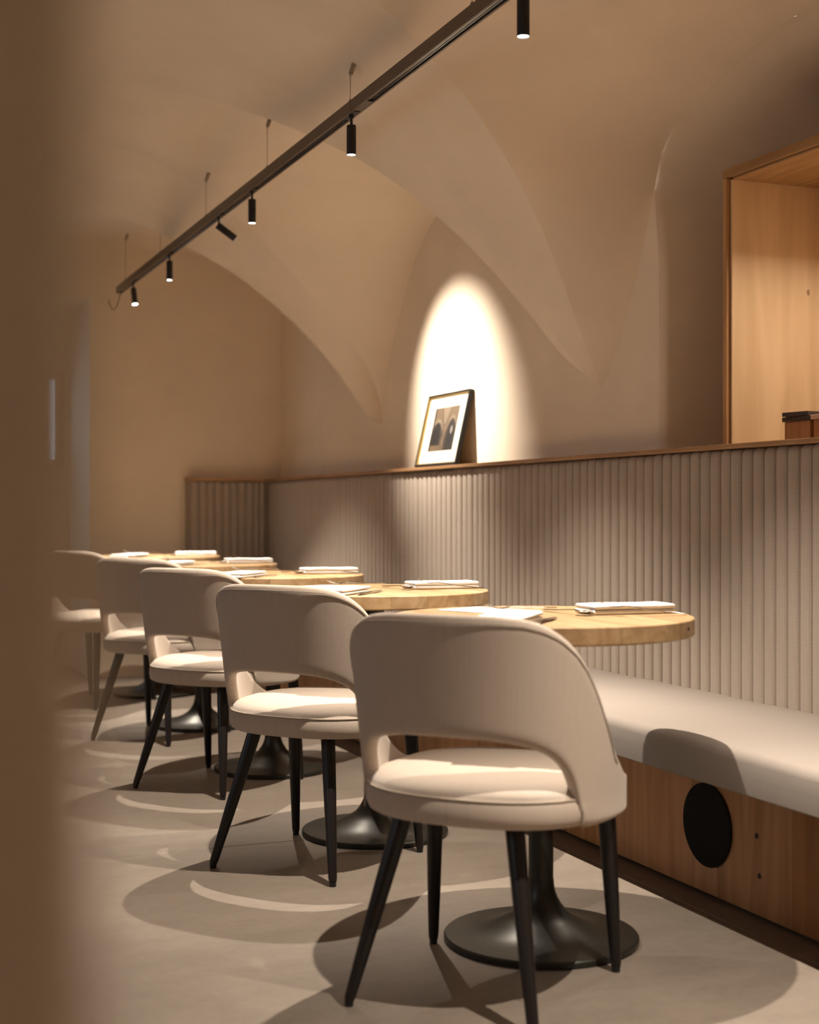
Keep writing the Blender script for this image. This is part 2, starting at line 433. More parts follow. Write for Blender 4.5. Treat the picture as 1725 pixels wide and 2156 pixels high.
# near end of a partition, close beside the lens
pw = MB(); pw.box(XL, .043, .252, .52, 0, 2.72, .004)
struct(pw.build('wall_partition', M['plaster']))
def window(name, ax, lo, hi, z0, z1, p, label):
    # frame and pane in the plane x = p (ax 'x') or y = p (ax 'y')
    r = empty(name, (p, (lo + hi) / 2, z0) if ax == 'x' else ((lo + hi) / 2, p, z0)); struct(r); r['label'] = label
    h = (hi - lo) / 2; t = .05
    def bar(mb, a0, a1, c0, c1, d):
        if ax == 'x': mb.box(-d, d, a0, a1, c0, c1, .004)
        else: mb.box(a0, a1, -d, d, c0, c1, .004)
    f = MB(); H = z1 - z0
    bar(f, -h, -h + t, 0, H, .03); bar(f, h - t, h, 0, H, .03); bar(f, -h + t, h - t, 0, t, .03); bar(f, -h + t, h - t, H - t, H, .03); bar(f, -.02, .02, t, H - t, .025)
    f.build('window_frame', M['oak_z'], r)
    g = MB(); bar(g, -h + t * .5, h - t * .5, t * .5, H - t * .5, .004); g.build('window_pane', M['glass'], r)
    return r
window('window_1', 'y', .45, 1.38, 1.28, 1.90, AD + .10, 'small daylit window at the back of the alcove')
window('window_2', 'x', 1.2, 2.6, .95, 2.05, XL - .18, 'wide daylit window in the wall facing the bench')
window('window_3', 'x', 4.2, 5.6, .95, 2.05, XL - .18, 'second daylit window in the wall facing the bench')
window('window_added', 'x', YE + .17, AD - .05, .6, 1.75, AX0 - .08, 'added unseen window in the alcove side, lighting the jamb')  # unseen window added to throw cool light on the alcove jamb
portal('portal_4', (AX0 - .16, YE + .45, 1.175), (0, -PI / 2, 0), 1.15, .56)
portal('portal_1', ((.45 + 1.38) / 2, AD + .22, 1.59), (-PI / 2, 0, 0), .93, .62)
portal('portal_2', (XL - .36, 1.9, 1.5), (0, -PI / 2, 0), 1.1, 1.4)
portal('portal_3', (XL - .36, 4.9, 1.5), (0, -PI / 2, 0), 1.1, 1.4)

# floor: large screed slabs with fine joints
fb = MB(); fb.box(XL - .3, XR + .3, YB - .3, AD + .3, -.12, -.03)
floor = struct(fb.build('floor', M['floor'])); 
fx = [XL - .3, -.40, 2.0, XR + .3]; fy = [YB - .3, -.70, 1.70, 4.10, 6.50, AD + .3]
for i in range(3):
    for j in range(5):
        s = MB(); g = .0015
        s.box(fx[i] + g, fx[i + 1] - g, fy[j] + g, fy[j + 1] - g, -.031, 0, .002)
        s.build('floor_slab', M['floor'], floor)

# ------------------------------------------------------------------ banquette
PX = 2.484; RAILZ = 1.192
bench = tag(empty('banquette', (2.3, 4.5, 0)), 'long built-in bench with beige channelled back, linen seat and oak plinth along the wall', 'bench')
BO = Vector((-2.3, -4.5, 0))
def at_bench(o):
    o.parent = bench; o.location = Vector(o.location) + BO; return o
Y0B, Y1B = .75, 8.44
# plinth boards
edges = [Y0B, 1.05, 1.32, 1.6, 1.85, 2.1, 2.42, 2.745, 3.047, 3.163, 3.358, 3.627, 3.85]
while edges[-1] < Y1B - .3: edges.append(edges[-1] + random.choice([.16, .2, .24, .28]))
edges.append(Y1B + .09)
tones = {2.42: (.60, .42, .27), 2.745: (.80, .64, .52), 3.047: (.86, .72, .62), 3.163: (.84, .66, .55), 3.358: (.84, .68, .57), 3.627: (.92, .70, .48)}
for a, b in zip(edges[:-1], edges[1:]):
    m = MB(); m.box(2.08, 2.102, -(b - a) / 2 + .0006, (b - a) / 2 - .0006, .012, .40, .0008)
    o = at_bench(m.build('plinth_board', M['oak_z'])); o.location.y += (a + b) / 2
    t = tones.get(a) or random.choice([(.9, .72, .55), (.82, .66, .5), (.86, .7, .52)])
    o.color = (*t, 1)
m = MB(); m.box(2.104, 2.595, Y0B, Y1B + .09, 0, .335); at_bench(m.build('carcass', M['oak_y'])).color = (.6, .5, .4, 1)
m = MB(); m.lathe([(.0005, 0), (.104, 0), (.107, .002), (.107, .006)], 48)
o = at_bench(m.build('round_grille', M['black'], smooth=True, angle=40)); o.rotation_euler = (0, -PI / 2, 0); o.location = Vector((2.08, 3.09, .188)) + BO; o['label'] = 'matt black round grille'
for (y, z) in ((2.883, .203), (2.872, .108)):
    m = MB(); m.lathe([(.0003, 0), (.006, 0), (.007, .0012)], 10)
    o = at_bench(m.build('knot', M['knot'])); o.rotation_euler = (0, -PI / 2, 0); o.location = Vector((2.0803, y, z)) + BO
# seat cushion
SX0, SZ0, SZ1 = 1.900, .348, .452
prof = []
R1 = .026
for k in range(7):
    a = PI + k / 6 * -PI / 2; prof.append((SX0 + R1 + R1 * math.cos(a), SZ1 - R1 + R1 * math.sin(a)))
prof += [(2.2, SZ1 - .001), (2.40, SZ1 - .010), (2.497, SZ1 - .016), (2.497, SZ0)]
prof += [(2.2, SZ0), (SX0 + .016, SZ0), (SX0 + .003, SZ0 + .006), (SX0 - .001, SZ0 + .05)]
per = [0]
for p, q in zip(prof, prof[1:]): per.append(per[-1] + math.dist(p, q))
m = MB(); rings = []; uvs = []
for i in range(81):
    y = Y0B + (Y1B - Y0B) * i / 80
    w = .0012 * math.sin(i * 1.7) + .001 * math.sin(i * .63)
    rings.append([(x, y, z + (w if z > SZ1 - .02 else 0)) for x, z in prof]); uvs.append([(y, u) for u in per])
m.loft(rings, cap=True, uvs=uvs)
at_bench(m.build('seat_cushion', M['fabric_seat'], smooth=True, angle=50))
# padded ribs
PITCH = .0545
def rib_mesh(w, h):
    m = MB(); rings = []; uvs = []
    n = 10; hw = w / 2
    levels = [(-.0, 1.0, 1.0), (h * .3, 1, 1), (h * .6, 1, 1), (h - .022, 1, 1), (h - .011, .96, .90), (h - .004, .86, .66), (h, .66, .25)]
    for z, sw, sd in levels:
        r = []; u = []
        for k in range(n + 1):
            t = -1 + 2 * k / n
            d = (1 - abs(t) ** 2.6) ** .5 * .016 * sd
            r.append((-d, t * hw * sw, z)); u.append((t * hw * 1.15, z))
        r.append((.012, hw * sw, z)); r.append((.012, -hw * sw, z)); u += [(hw * 1.3, z), (-hw * 1.3, z)]
        rings.append(r); uvs.append(u)
    m.loft(rings, cap=True, uvs=uvs); return m
RZ = .428; RH = 1.176 - RZ
rib0 = None; i = 0; y = Y1B - PITCH / 2 - .002
while y > Y0B:
    if rib0 is None:
        rib0 = rib_mesh(PITCH * .985, RH).build('back_rib', M['fabric_rib'], smooth=True, angle=60); o = rib0
    else:
        o = rib0.copy(); COL.objects.link(o)
    o.parent = bench; o.location = Vector((PX + .020, y, RZ + random.uniform(-.0015, .0015))) + BO
    o.rotation_euler = (0, random.uniform(-.001, .001), random.uniform(-.02, .02)); o.scale = (random.uniform(.92, 1.05), 1, 1)
    y -= PITCH
xs = [2.002, 2.052, 2.1, 2.148, 2.198, 2.247, 2.296, 2.345, 2.394, 2.43, 2.466]
for a, b in zip(xs[:-1], xs[1:]):
    o = rib0.copy(); COL.objects.link(o); o.parent = bench
    o.location = Vector(((a + b) / 2, Y1B + .004, RZ)) + BO; o.rotation_euler = (0, 0, PI / 2); o.scale = (.75, (b - a) / PITCH, 1)
m = MB(); m.box(PX + .030, 2.597, Y0B, YE - .003, .34, 1.178); at_bench(m.build('back_panel', M['oak_y'])).color = (.6, .5, .4, 1)
m = MB(); m.box(1.992, PX + .03, Y1B + .014, YE - .003, .02, 1.178); at_bench(m.build('end_panel', M['fabric_rib']))
m = MB(); m.box(PX - .024, 2.599, Y0B, YE - .002, 1.1785, RAILZ, .002); at_bench(m.build('top_rail', M['oak_y'])).color = (.82, .66, .52, 1)
m = MB(); m.box(1.985, PX - .0245, Y1B - .014, YE - .002, 1.1785, RAILZ, .002); at_bench(m.build('end_rail', M['oak_x'])).color = (.82, .66, .52, 1)

# ------------------------------------------------------------------ chair
def sgnpow(a, p): return math.copysign(abs(a) ** p, a)
def make_chair():
    root = empty('dining_chair', (0, 0, 0))
    # seat: upholstered pad, rounded plan
    sa, sb, sx, sy = .246, .256, .010, -.024
    prof = [(.03, .380), (.5, .380), (.86, .380), (.95, .382), (.985, .387), (1.0, .396), (1.008, .408), (1.004, .426), (.992, .434), (.985, .437), (.968, .446), (.93, .456), (.80, .467), (.55, .475), (.3, .478), (.03, .479)]
    n = 56; m = MB(); rings = []; uvs = []
    for k_, (s, z) in enumerate(prof):
        r = []; u = []
        for k in range(n):
            a = 2 * PI * k / n
            x = sx + sa * s * sgnpow(math.cos(a), 2 / 2.5); y = sy + sb * s * sgnpow(math.sin(a), 2 / 2.5)
            r.append((x, y, z)); u.append((x, y) if k_ > 9 else (min(k, n - k) * 2 * PI / n * .24, z))
        rings.append(r); uvs.append(u)
    m.loft(rings, cap=True, uvs=uvs); m.build('seat', M['fabric'], root, smooth=True)
    m = MB(); pts = []
    for k in range(n):
        a = 2 * PI * k / n
        pts.append((sx + sa * .994 * sgnpow(math.cos(a), 2 / 2.5), sy + sb * .994 * sgnpow(math.sin(a), 2 / 2.5), .4365))
    rr = []
    for k in range(n):
        p = Vector(pts[k]); c = Vector((sx, sy, p.z)); d = (p - c).normalized()
        rr.append([tuple(p + d * .0022 * math.cos(t) + Vector((0, 0, .0022 * math.sin(t)))) for t in (0, PI / 3, 2 * PI / 3, PI, 4 * PI / 3, 5 * PI / 3)])
    rr.append(rr[0]); m.loft(rr); m.build('seat_piping', M['piping'], root, smooth=True)
    # wrap-around back shell with the open slot above the seat
    A, B, TH = .254, .264, .032
    ph = [0, 9, 18, 27, 35, 42, 48, 53, 57, 60, 62.5, 66, 71, 77, 84, 91, 98, 104, 110, 116, 121, 124]
    tz = lambda p: float(np.interp(p, [0, 20, 30, 38, 46, 54, 60, 66, 72, 78, 84, 91, 98, 104, 110, 116, 121, 124], [.797, .796, .792, .782, .764, .734, .702, .662, .616, .568, .522, .487, .463, .454, .452, .448, .442, .432]))
    bz = lambda p: float(np.interp(p, [0, 14, 27, 35, 42, 48, 53, 57, 60, 62.5, 66, 100, 110, 116, 121, 124], [.556, .555, .548, .540, .528, .511, .488, .458, .418, .381, .3765, .3765, .377, .380, .387, .396]))
    angs = [-p for p in reversed(ph[1:])] + ph
    R = 7
    def pt(p, z, inset):
        a = math.radians(p); lean = max(0, z - .42) * (.115 if abs(p) < 90 else .115 * max(0, 1 - (abs(p) - 90) / 20))
        aa, bb = A + lean - inset, B + lean * .85 - inset
        return (sx - aa * sgnpow(math.cos(a), 2 / 2.35), sy + bb * sgnpow(math.sin(a), 2 / 2.35), z)
    def grid(inset):
        g = []
        for p in angs:
            z0, z1 = bz(abs(p)), tz(abs(p)); ins = inset
            g.append([pt(p, z0 + (z1 - z0) * j / R, ins) for j in range(R + 1)])
        return g
    go, gi = grid(0), grid(TH)
    nA = len(angs); m = MB()
    arc = [0]
    for i in range(1, nA): arc.append(arc[-1] + math.dist(go[i][3][:2], go[i - 1][3][:2]))
    vs = [p for c in go for p in c] + [p for c in gi for p in c]
    uvs = [(arc[i] , go[i][j][2]) for i in range(nA) for j in range(R + 1)] * 2
    off = nA * (R + 1); ix = lambda i, j, s: s * off + i * (R + 1) + j
    fs = []
    for i in range(nA - 1):
        for j in range(R):
            fs.append((ix(i, j, 0), ix(i + 1, j, 0), ix(i + 1, j + 1, 0), ix(i, j + 1, 0)))
            fs.append((ix(i, j, 1), ix(i, j + 1, 1), ix(i + 1, j + 1, 1), ix(i + 1, j, 1)))
        for j in (0, R):
            fs.append((ix(i, j, 0), ix(i, j, 1), ix(i + 1, j, 1), ix(i + 1, j, 0)))
    for i in (0, nA - 1):
        for j in range(R): fs.append((ix(i, j, 0), ix(i, j + 1, 0), ix(i, j + 1, 1), ix(i, j, 1)))
    m.add(vs, fs, uvs); m.build('backrest', M['fabric'], root, smooth=True, sub=2)
    # piping just under the top edge, outer face
    m = MB(); m.tube([pt(p, tz(abs(p)) - .016, -.0001) for p in np.arange(-87, 87.1, 3)], .0012, 6)
    m.build('back_piping', M['piping'], root, smooth=True)
    for s in (-1, 1):
        m = MB(); m.tube([pt(s * 62.2, z, -.0006) for z in (.381, .395, .41, .43)] , .0017, 6); m.build('side_seam', M['piping'], root, smooth=True)
    # legs
    for (tx, ty, fx, fy) in ((-.128, .122, -.222, .197), (-.128, -.122, -.226, -.200), (.172, .192, .226, .222), (.184, -.205, .220, -.216)):
        m = MB(); T = Vector((tx, ty, .374)); F = Vector((fx, fy, .012)); pth = [T + (F - T) * k for k in (0, .05, .35, .7, .97, 1)]
        m.tube(pth, [.0195, .0195, .0178, .0148, .0118, .0105], 20)
        l = m.build('leg', M['leg'], root, smooth=True, angle=60)
        g = MB(); g.lathe([(.0085, 0), (.0092, .002), (.0092, .013)], 14, fx, fy); g.build('glide', M['glide'], l, smooth=True, angle=40)
    return root

CH = [((1.256, 2.687), 41.6), ((1.2775, 3.857), 38.5), ((1.302, 5.072), 37.5), ((1.342, 6.242), 43.0), ((1.262, 7.475), 40.0)]
CL = ['beige upholstered armless dining chair at the front table, the largest and nearest one',
      'beige upholstered dining chair at the second table, directly behind the nearest chair',
      'beige upholstered dining chair at the third table, middle of the five chairs',
      'beige upholstered dining chair at the fourth table, its legs veiled by the blurred wall edge',
      'beige dining chair farthest back, mostly hidden behind the blurred wall edge']
chair0 = make_chair()
for i, ((x, y), a) in enumerate(CH):
    c = chair0 if i == 0 else copy_tree(chair0)
    c.location = (x, y, 0); c.rotation_euler = (0, 0, math.radians(a)); tag(c, CL[i], 'chair', 'dining chairs along the bench')

# ------------------------------------------------------------------ tables
TT, TTH, TR = .75, .040, .35
def make_table(k):
    root = empty('bistro_table', (0, 0, 0), math.radians(random.uniform(-6, 2)))
    cuts = [[-.35, -.25, -.13, .04, .21, .272, .35], [-.35, -.22, -.07, .04, .215, .272, .35], [-.35, -.24, -.1, .03, .16, .26, .35]][k % 3]
    tn = [(1, .97, .9), (.9, .86, .8), (1, 1, 1), (.97, .93, .88), (.80, .74, .68), (.9, .82, .72)]
    random.shuffle(tn)
    for a, b, t in zip(cuts[:-1], cuts[1:], tn):
        a2, b2 = a + .0002, b - .0002
        a2 = max(a2, -TR + .0005); b2 = min(b2, TR - .0005)
        pts = []
        n = 18
        for i in range(n + 1):
            x = a2 + (b2 - a2) * (.5 - .5 * math.cos(PI * i / n)); pts.append((x, math.sqrt(max(0, TR * TR - x * x))))
        loop = pts + [(x, -y) for x, y in reversed(pts)]
        cxm = (a + b) / 2
        def ring(z, s): return [(x - math.copysign(min(abs(x), 0), x) if False else x * (1 - s / TR) if (abs(x) > 0) else x, y * (1 - s / TR), z) for x, y in loop]
        def ring2(z, s): return [(min(max(x, a2), b2), math.copysign(max(0, math.sqrt(max(0, (TR - s) ** 2 - min(x * x, (TR - s) ** 2)))), y), z) for x, y in loop]
        m = MB(); m.loft([ring2(TT - TTH, .004), ring2(TT - TTH + .004, 0), ring2(TT - .002, 0), ring2(TT, .002)], cap=True)
        o = m.build('tabletop_plank', M['oak_y'], root, smooth=True, angle=35); o.color = (*t, 1)
    m = MB(); m.box(-.07, .07, -.07, .07, TT - TTH - .014, TT - TTH - .0005, .002); m.build('mounting_plate', M['base'], root)
    m = MB(); m.lathe([(.0287, .1428), (.0288, .15), (.0288, TT - TTH - .016), (.0285, TT - TTH - .0145)], 36); m.build('column', M['base'], root, smooth=True, angle=40)
    prof = [(.222, .0), (.2255, .003), (.2255, .013), (.222, .0165), (.19, .0185), (.155, .0225), (.125, .031), (.103, .0425), (.085, .051), (.069, .0605), (.056, .072), (.046, .0855), (.0385, .099), (.0335, .113), (.0305, .128), (.0295, .142), (.0290, .1425)]
    m = MB(); m.lathe(prof, 64); m.build('trumpet_base', M['base'], root, smooth=True, angle=40)
    return root
TC = [(1.521, 2.939), (1.551, 4.107), (1.572, 5.276), (1.585, 6.478), (1.625, 7.690)]
ORD = ['front', 'second', 'third', 'fourth', 'farthest']
TL = ['round oak bistro table on a dark trumpet base, nearest and largest of the row',
      'round oak bistro table second in the row, just behind the nearest one',
      'round oak bistro table third in the row, middle of five',
      'round oak bistro table fourth in the row, second farthest back',
      'round oak bistro table at the far end of the row']
for i, (x, y) in enumerate(TC):
    t = make_table(i); t.location = (x, y, 0)
    if i == 0:                                           # dark knot in the rim of the front table
        m = MB(); m.lathe([(.0003, 0), (.005, 0), (.0065, .0014)], 12); k_ = m.build('knot', M['knot'], t)
        a_ = math.atan2(-.760, .650) - t.rotation_euler.z
        k_.location = (.3502 * math.cos(a_), .3502 * math.sin(a_), .732); k_.scale = (1.6, .8, 1)
        k_.rotation_euler = Vector((-math.cos(a_), -math.sin(a_), 0)).to_track_quat('Z', 'Y').to_euler()
    pass; tag(t, TL[i], 'table', 'bistro tables along the bench')

# ------------------------------------------------------------------ table settings
def napkin_mesh(L, Wd, H, layers, seed):
    """a cloth folded over itself: rounded soft layers joined at the fold"""
    rnd = random.Random(seed); m = MB(); lh = H / layers
    for q in range(layers):
        l = L * (1 - .012 * q) ; w = Wd * (1 - .02 * q); ox = rnd.uniform(-.003, .003); oy = rnd.uniform(-.002, .002)
        z0 = q * lh; rings = []
        for s, z in ((.0, .0), (.5, .45), (.5, .55), (.0, 1.0)):
            pass
        us = [0, .004, .012, .025, .1, .25, .4, .55, .7, .85, .975, .988, .996, 1]
        for u in us:
            x = (u - .5) * l
            end = min(1, min(u, 1 - u) * 40 + .35); end = math.sin(end * PI / 2)
            hgt = lh * .98 * end; mid = z0 + lh * .5
            wav = .0012 * math.sin(u * 7 + q + seed)
            ring = []
            for k in range(12):
                a = 2 * PI * k / 12
                ring.append((x + ox, oy + w / 2 * sgnpow(math.cos(a), .22), mid + hgt / 2 * sgnpow(math.sin(a), .5) + (wav * q / layers if True else 0)))
            rings.append(ring)
        m.loft(rings, cap=True)
    return m
def strip(m, pts):
    """pts: (x, z, half width, half thickness) along +x"""
    rings = []
    for x, z, hw, ht in pts:
        rings.append([(x, hw * math.cos(a), z + ht * math.sin(a)) for a in [2 * PI * k / 10 for k in range(10)]])
    m.loft(rings, cap=True)
def fork_mesh(raise_=0.0):
    m = MB()
    strip(m, [(-.105, .004, .003, .001), (-.10, .0042, .0072, .0016), (-.06, .006, .0058, .0016), (0, .009, .0033, .0016), (.035, .012, .003, .0015), (.045, .012, .006, .0012), (.054, .0105, .0115, .0010), (.062, .009, .0118, .0009), (.0635, .0088, .0112, .0008)])
    for y in (-.0096, -.0032, .0032, .0096):
        rings = []
        for x, z, hw in ((.060, .0092, .0021), (.072, .0090, .0018), (.088, .0125, .0015), (.100, .0170, .0012), (.105, .0195, .0007)):
            rings.append([(x, y + hw * math.cos(a), z + .0008 * math.sin(a)) for a in [2 * PI * k / 6 for k in range(6)]])
        m.loft(rings, cap=True)
    return m
def knife_mesh():
    m = MB()
    strip(m, [(-.105, .004, .005, .002), (-.1, .0042, .0085, .0034), (-.05, .0045, .0075, .0034), (-.01, .005, .0062, .0028), (0, .005, .0052, .0022), (.006, .005, .0078, .0009), (.06, .0045, .0088, .0008), (.095, .004, .0062, .0007), (.108, .0036, .001, .0005)])
    return m
def spoon_mesh():
    m = MB()
    strip(m, [(-.10, .004, .003, .001), (-.095, .0042, .0075, .0016), (-.05, .006, .0055, .0016), (0, .0095, .0033, .0016), (.035, .0115, .0032, .0015), (.044, .010, .005, .0012)])
    rings = []                                           # bowl: thin hollow shell
    n = 16
    for sh, dz in ((1.0, 0), (.92, -.0028), (.7, -.0056), (.4, -.0072), (.08, -.0078)):
        rings.append([(.068 + .028 * sh * math.cos(2 * PI * k / n), .018 * sh * math.sin(2 * PI * k / n), .0105 + dz) for k in range(n)])
    inner = [[(x, y * .94, z + .0012) for x, y, z in r] for r in reversed(rings)]
    m.loft(rings + inner[:1] if False else inner[::-1][:0] + rings, cap=False); 
    m.loft([rings[0]] + inner[::-1], cap=False)
    return m
Z0 = TT + .0004
proto = {'fork': fork_mesh().build('fork', M['steel'], smooth=True, angle=50), 'knife': knife_mesh().build('knife', M['steel'], smooth=True, angle=50), 'spoon': spoon_mesh().build('spoon', M['steel'], smooth=True),
         'napkin_long': napkin_mesh(.225, .112, .019, 2, 1).build('napkin', M['napkin'], smooth=True, angle=70), 'napkin_roll': napkin_mesh(.215, .105, .023, 2, 5).build('napkin', M['napkin'], smooth=True, angle=70)}
used = set()
def put(kind, x, y, z, rot, label, cat, group, tilt=0.0, roll=0.0):
    o = proto[kind]
    if kind in used: o = o.copy(); COL.objects.link(o)
    used.add(kind)
    o.location = (x, y, z); o.rotation_euler = (roll, tilt, math.radians(rot)); return tag(o, label, cat, group)
def menu(x, y, rot, label):
    r = empty('menu_sheet', (x, y, Z0)); r.rotation_euler = (0, 0, math.radians(rot)); tag(r, label, 'menu', 'menu sheets')
    m = MB(); m.box(-.075, .075, -.105, .105, 0, .0014); m.build('paper', M['paper'], r)
    m = MB()
    for i in range(11):
        w = [.05, .03, .055, .04, .05, .02, .055, .045, .05, .03, .04][i]
        m.box(-.058, -.058 + w * 1.9, .085 - i * .0165 - .002, .085 - i * .0165 + .002, .0014, .0016)
    o = m.build('print_lines', M['ink'], r); o['kind'] = 'stuff'
for i, (tx, ty) in enumerate(TC):
    nm_ = ORD[i] + ' table'; j = [random.uniform(-1, 1) for _ in range(8)]
    put('napkin_long', tx - .172 + .004 * j[0], ty - .165 + .004 * j[1], Z0, 49 + 2 * j[2], 'white folded napkin on the chair side of the ' + nm_, 'napkin', 'folded napkins')
    put('fork', tx - .098, ty - .104 + .003 * j[3], Z0 + .0185, 196.5, 'steel fork tines up across the chair-side napkin of the ' + nm_, 'fork', 'forks')
    put('knife', tx - .084 + .002 * j[4], ty - .183, Z0, 49 + 2 * j[5], 'steel knife lying beside the chair-side napkin of the ' + nm_, 'knife', 'knives')
    put('napkin_roll', tx + .222, ty - .004 + .004 * j[6], Z0, -4 + 2 * j[7], 'white thick folded napkin on the bench side of the ' + nm_, 'napkin', 'folded napkins')
    put('spoon', tx + .084, ty + .028, Z0, -84, 'steel spoon beside the bench-side napkin of the ' + nm_, 'spoon', 'spoons')
    put('fork', tx + .212, ty - .099, Z0 + .0075, 166, 'steel fork leaning on the front of the bench-side napkin of the ' + nm_, 'fork', 'forks', tilt=-.075)
    if i < 2: menu(tx - .045 - .03 * i, ty + .185, 25, 'printed white menu sheet lying flat on the ' + nm_)

# ------------------------------------------------------------------ light track and its spots
TX, TZ0, TZ1 = 1.55, 2.268, 2.306
TY0, TY1 = -1.2, 8.349
track = tag(empty('lighting_track', (TX, 4.0, TZ1)), 'long slim bronze lighting track hung on thin wires from the vault', 'light track')
def at_track(o): o.parent = track; o.location = Vector(o.location) - Vector((TX, 4.0, TZ1)); return o
hw = .0175
m = MB()
for (a, b) in ((TY0, 4.275), (4.2765, TY1)):
    pr = [(-hw, TZ0), (-.011, TZ0), (-.011, TZ0 + .020), (.011, TZ0 + .020), (.011, TZ0), (hw, TZ0), (hw, TZ1), (-hw, TZ1)]
    m.loft([[(TX + x, a, z) for x, z in pr], [(TX + x, b, z) for x, z in pr]], cap=True)
at_track(m.build('channel', M['track']))
for xo in (-.006, .006):
    m = MB(); m.box(TX + xo - .0045, TX + xo + .0045, TY0 + .01, TY1 - .12, TZ0 + .004, TZ0 + .0195); at_track(m.build('conductor_strip', M['slot']))
m = MB(); m.box(TX - .0105, TX + .0105, 4.15, 4.262, TZ0 + .0005, TZ0 + .0038); at_track(m.build('joiner', M['track']))
m = MB(); m.box(TX - hw, TX + hw, TY1, TY1 + .003, TZ0, TZ1); at_track(m.build('end_cap', M['track']))
for wy in (-.6, 1.45, 3.385, 4.33, 5.278, 6.247, 7.204, 8.144):
    cz = ceil_z(TX, wy)
    m = MB(); m.lathe([(.0055, TZ1), (.0055, TZ1 + .014), (.003, TZ1 + .018)], 10, TX, wy); at_track(m.build('wire_grip', M['cap'], smooth=True, angle=40))
    m = MB(); m.tube([(TX, wy, TZ1 + .016), (TX, wy, cz - .034)], .0011, 6); at_track(m.build('wire', M['wire']))
    m = MB(); m.tube([(TX, wy, cz - .042), (TX + .0005, wy, cz - .036), (TX + .001, wy - .001, cz - .034), (TX + .010, wy - .010, cz - .002), (TX + .010, wy - .010, cz + .003)], [.002, .0045, .0075, .0085, .0085], 12)
    at_track(m.build('ceiling_cap', M['cap'], smooth=True, angle=40))
m = MB(); pts = []
for k in range(13):
    t = k / 12; pts.append((TX + .004 - .03 * t, TY1 - .03 + (YE - TY1 + .03) * (t ** .9), TZ0 - .075 * math.sin(PI * min(1, t * 1.02)) ** .8 - .012 * t))
m.tube(pts, .0035, 8); at_track(m.build('power_cable', M['track'], smooth=True))
m = MB(); m.lathe([(.001, 0), (.043, 0), (.045, .003), (.045, .004)], 32); o = at_track(m.build('wall_rose', M['plaster'], smooth=True, angle=40)); o.rotation_euler = (PI / 2, 0, 0); o.location = Vector((TX - .026, YE, 2.255)) - Vector((TX, 4, TZ1))

def spotlight(y, label, aim=None, width=85, watts=SPOT_W, blend=.8):
    """one black cylinder spot on a stem; AIM: point it looks at, None = straight down"""
    r = tag(empty('track_spotlight', (TX, y, TZ0)), label, 'spotlight', 'spotlights on the track')
    m = MB(); m.box(-.0105, .0105, -.05, .05, .0002, .0035); m.build('adapter', M['lamp'], r)
    m = MB(); m.lathe([(.009, -.001), (.009, -.004), (.0055, -.009), (.0045, -.012), (.0045, -.036)], 14); m.build('stem', M['lamp'], r, smooth=True, angle=40)
    L, R = .096, .0155
    body = MB(); body.lathe([(.0135, L), (.015, L - .0015), (R, L - .003), (R, .001), (.0150, 0), (.0146, .0), (.0146, .004)], 28)
    lens = MB(); lens.lathe([(.0005, .0028), (.0144, .0028), (.0144, .0042)], 28)
    l = D.lights.new('spot_beam', 'SPOT'); l.energy = watts; l.color = SPOT_COL; l.spot_size = math.radians(width); l.spot_blend = blend; l.shadow_soft_size = .009
    lo = D.objects.new('spot_beam', l); COL.objects.link(lo)
    if aim is None:
        head = Matrix.Translation((0, 0, -.127))
    else:
        d = (Vector(aim) - Vector((TX, y, TZ0 - .045))).normalized()
        q = (-d).to_track_quat('Z', 'Y').to_matrix().to_4x4()
        head = Matrix.Translation((0, 0, -.040)) @ q @ Matrix.Translation((0, 0, -L + .008))
    b = body.build('body', M['lamp'], r, smooth=True, angle=40); b.matrix_local = head
    le = lens.build('lens', M['lens'], r); le.matrix_local = head; le['label'] = 'glowing lens'
    lo.parent = r; lo.matrix_local = head @ Matrix.Translation((0, 0, -.004))
    return r
spotlight(-.35, 'black cylinder spotlight on the track behind the partition')
spotlight(.72, 'black cylinder spotlight on the track above the near end of the bench')
spotlight(1.62, 'black cylinder spotlight on the track short of the front table')
spotlight(3.088, 'black cylinder spotlight above the front table, cut by the top of the picture')
spotlight(4.320, 'black cylinder spotlight above the second table, pointing straight down')
spotlight(5.492, 'black cylinder spotlight above the third table, pointing straight down')
spotlight(6.019, 'black cylinder spotlight tilted towards the framed picture', aim=(2.60, 5.83, 1.46), width=60, blend=1.0, watts=ACCENT_W)
spotlight(6.994, 'small black spotlight above the fourth table, second from the far end of the track')
spotlight(7.909, 'small black spotlight at the far end of the track near the cable', aim=(1.64, 7.58, .75), width=64)

# ------------------------------------------------------------------ framed picture leaning on the rail
FW, FH, FT = .465, .345, .020
fr = tag(empty('framed_picture', (2.508, 5.885, RAILZ + .0008)), 'black framed photograph of a vaulted hall leaning on the oak rail under the accent light', 'picture')
tilt = math.asin((2.583 - 2.508) / FH)
# local: y along the wall, z up the frame, -x towards the room
fr.rotation_euler = (0, tilt, 0)
hwf = FW / 2; b_ = .011
def fbar(y0, y1, z0, z1): 
    mm = MB(); mm.box(-.004, FT - .004, y0, y1, z0, z1, .001); return mm.build('frame_bar', M['frame_black'], fr)
fbar(-hwf, -hwf + b_, .004, FH); fbar(hwf - b_, hwf, .004, FH); fbar(-hwf + b_, hwf - b_, .004, .004 + b_); fbar(-hwf + b_, hwf - b_, FH - b_, FH)
for (y0, y1, z0, z1) in ((-hwf + b_, -hwf + b_ + .004, b_ + .004, FH - b_), (hwf - b_ - .004, hwf - b_, b_ + .004, FH - b_), (-hwf + b_, hwf - b_, b_ + .004, b_ + .008), (-hwf + b_, hwf - b_, FH - b_ - .004, FH - b_)):
    mm = MB(); mm.box(-.001, .012, y0, y1, z0, z1); mm.build('gilt_fillet', M['frame_gold'], fr)
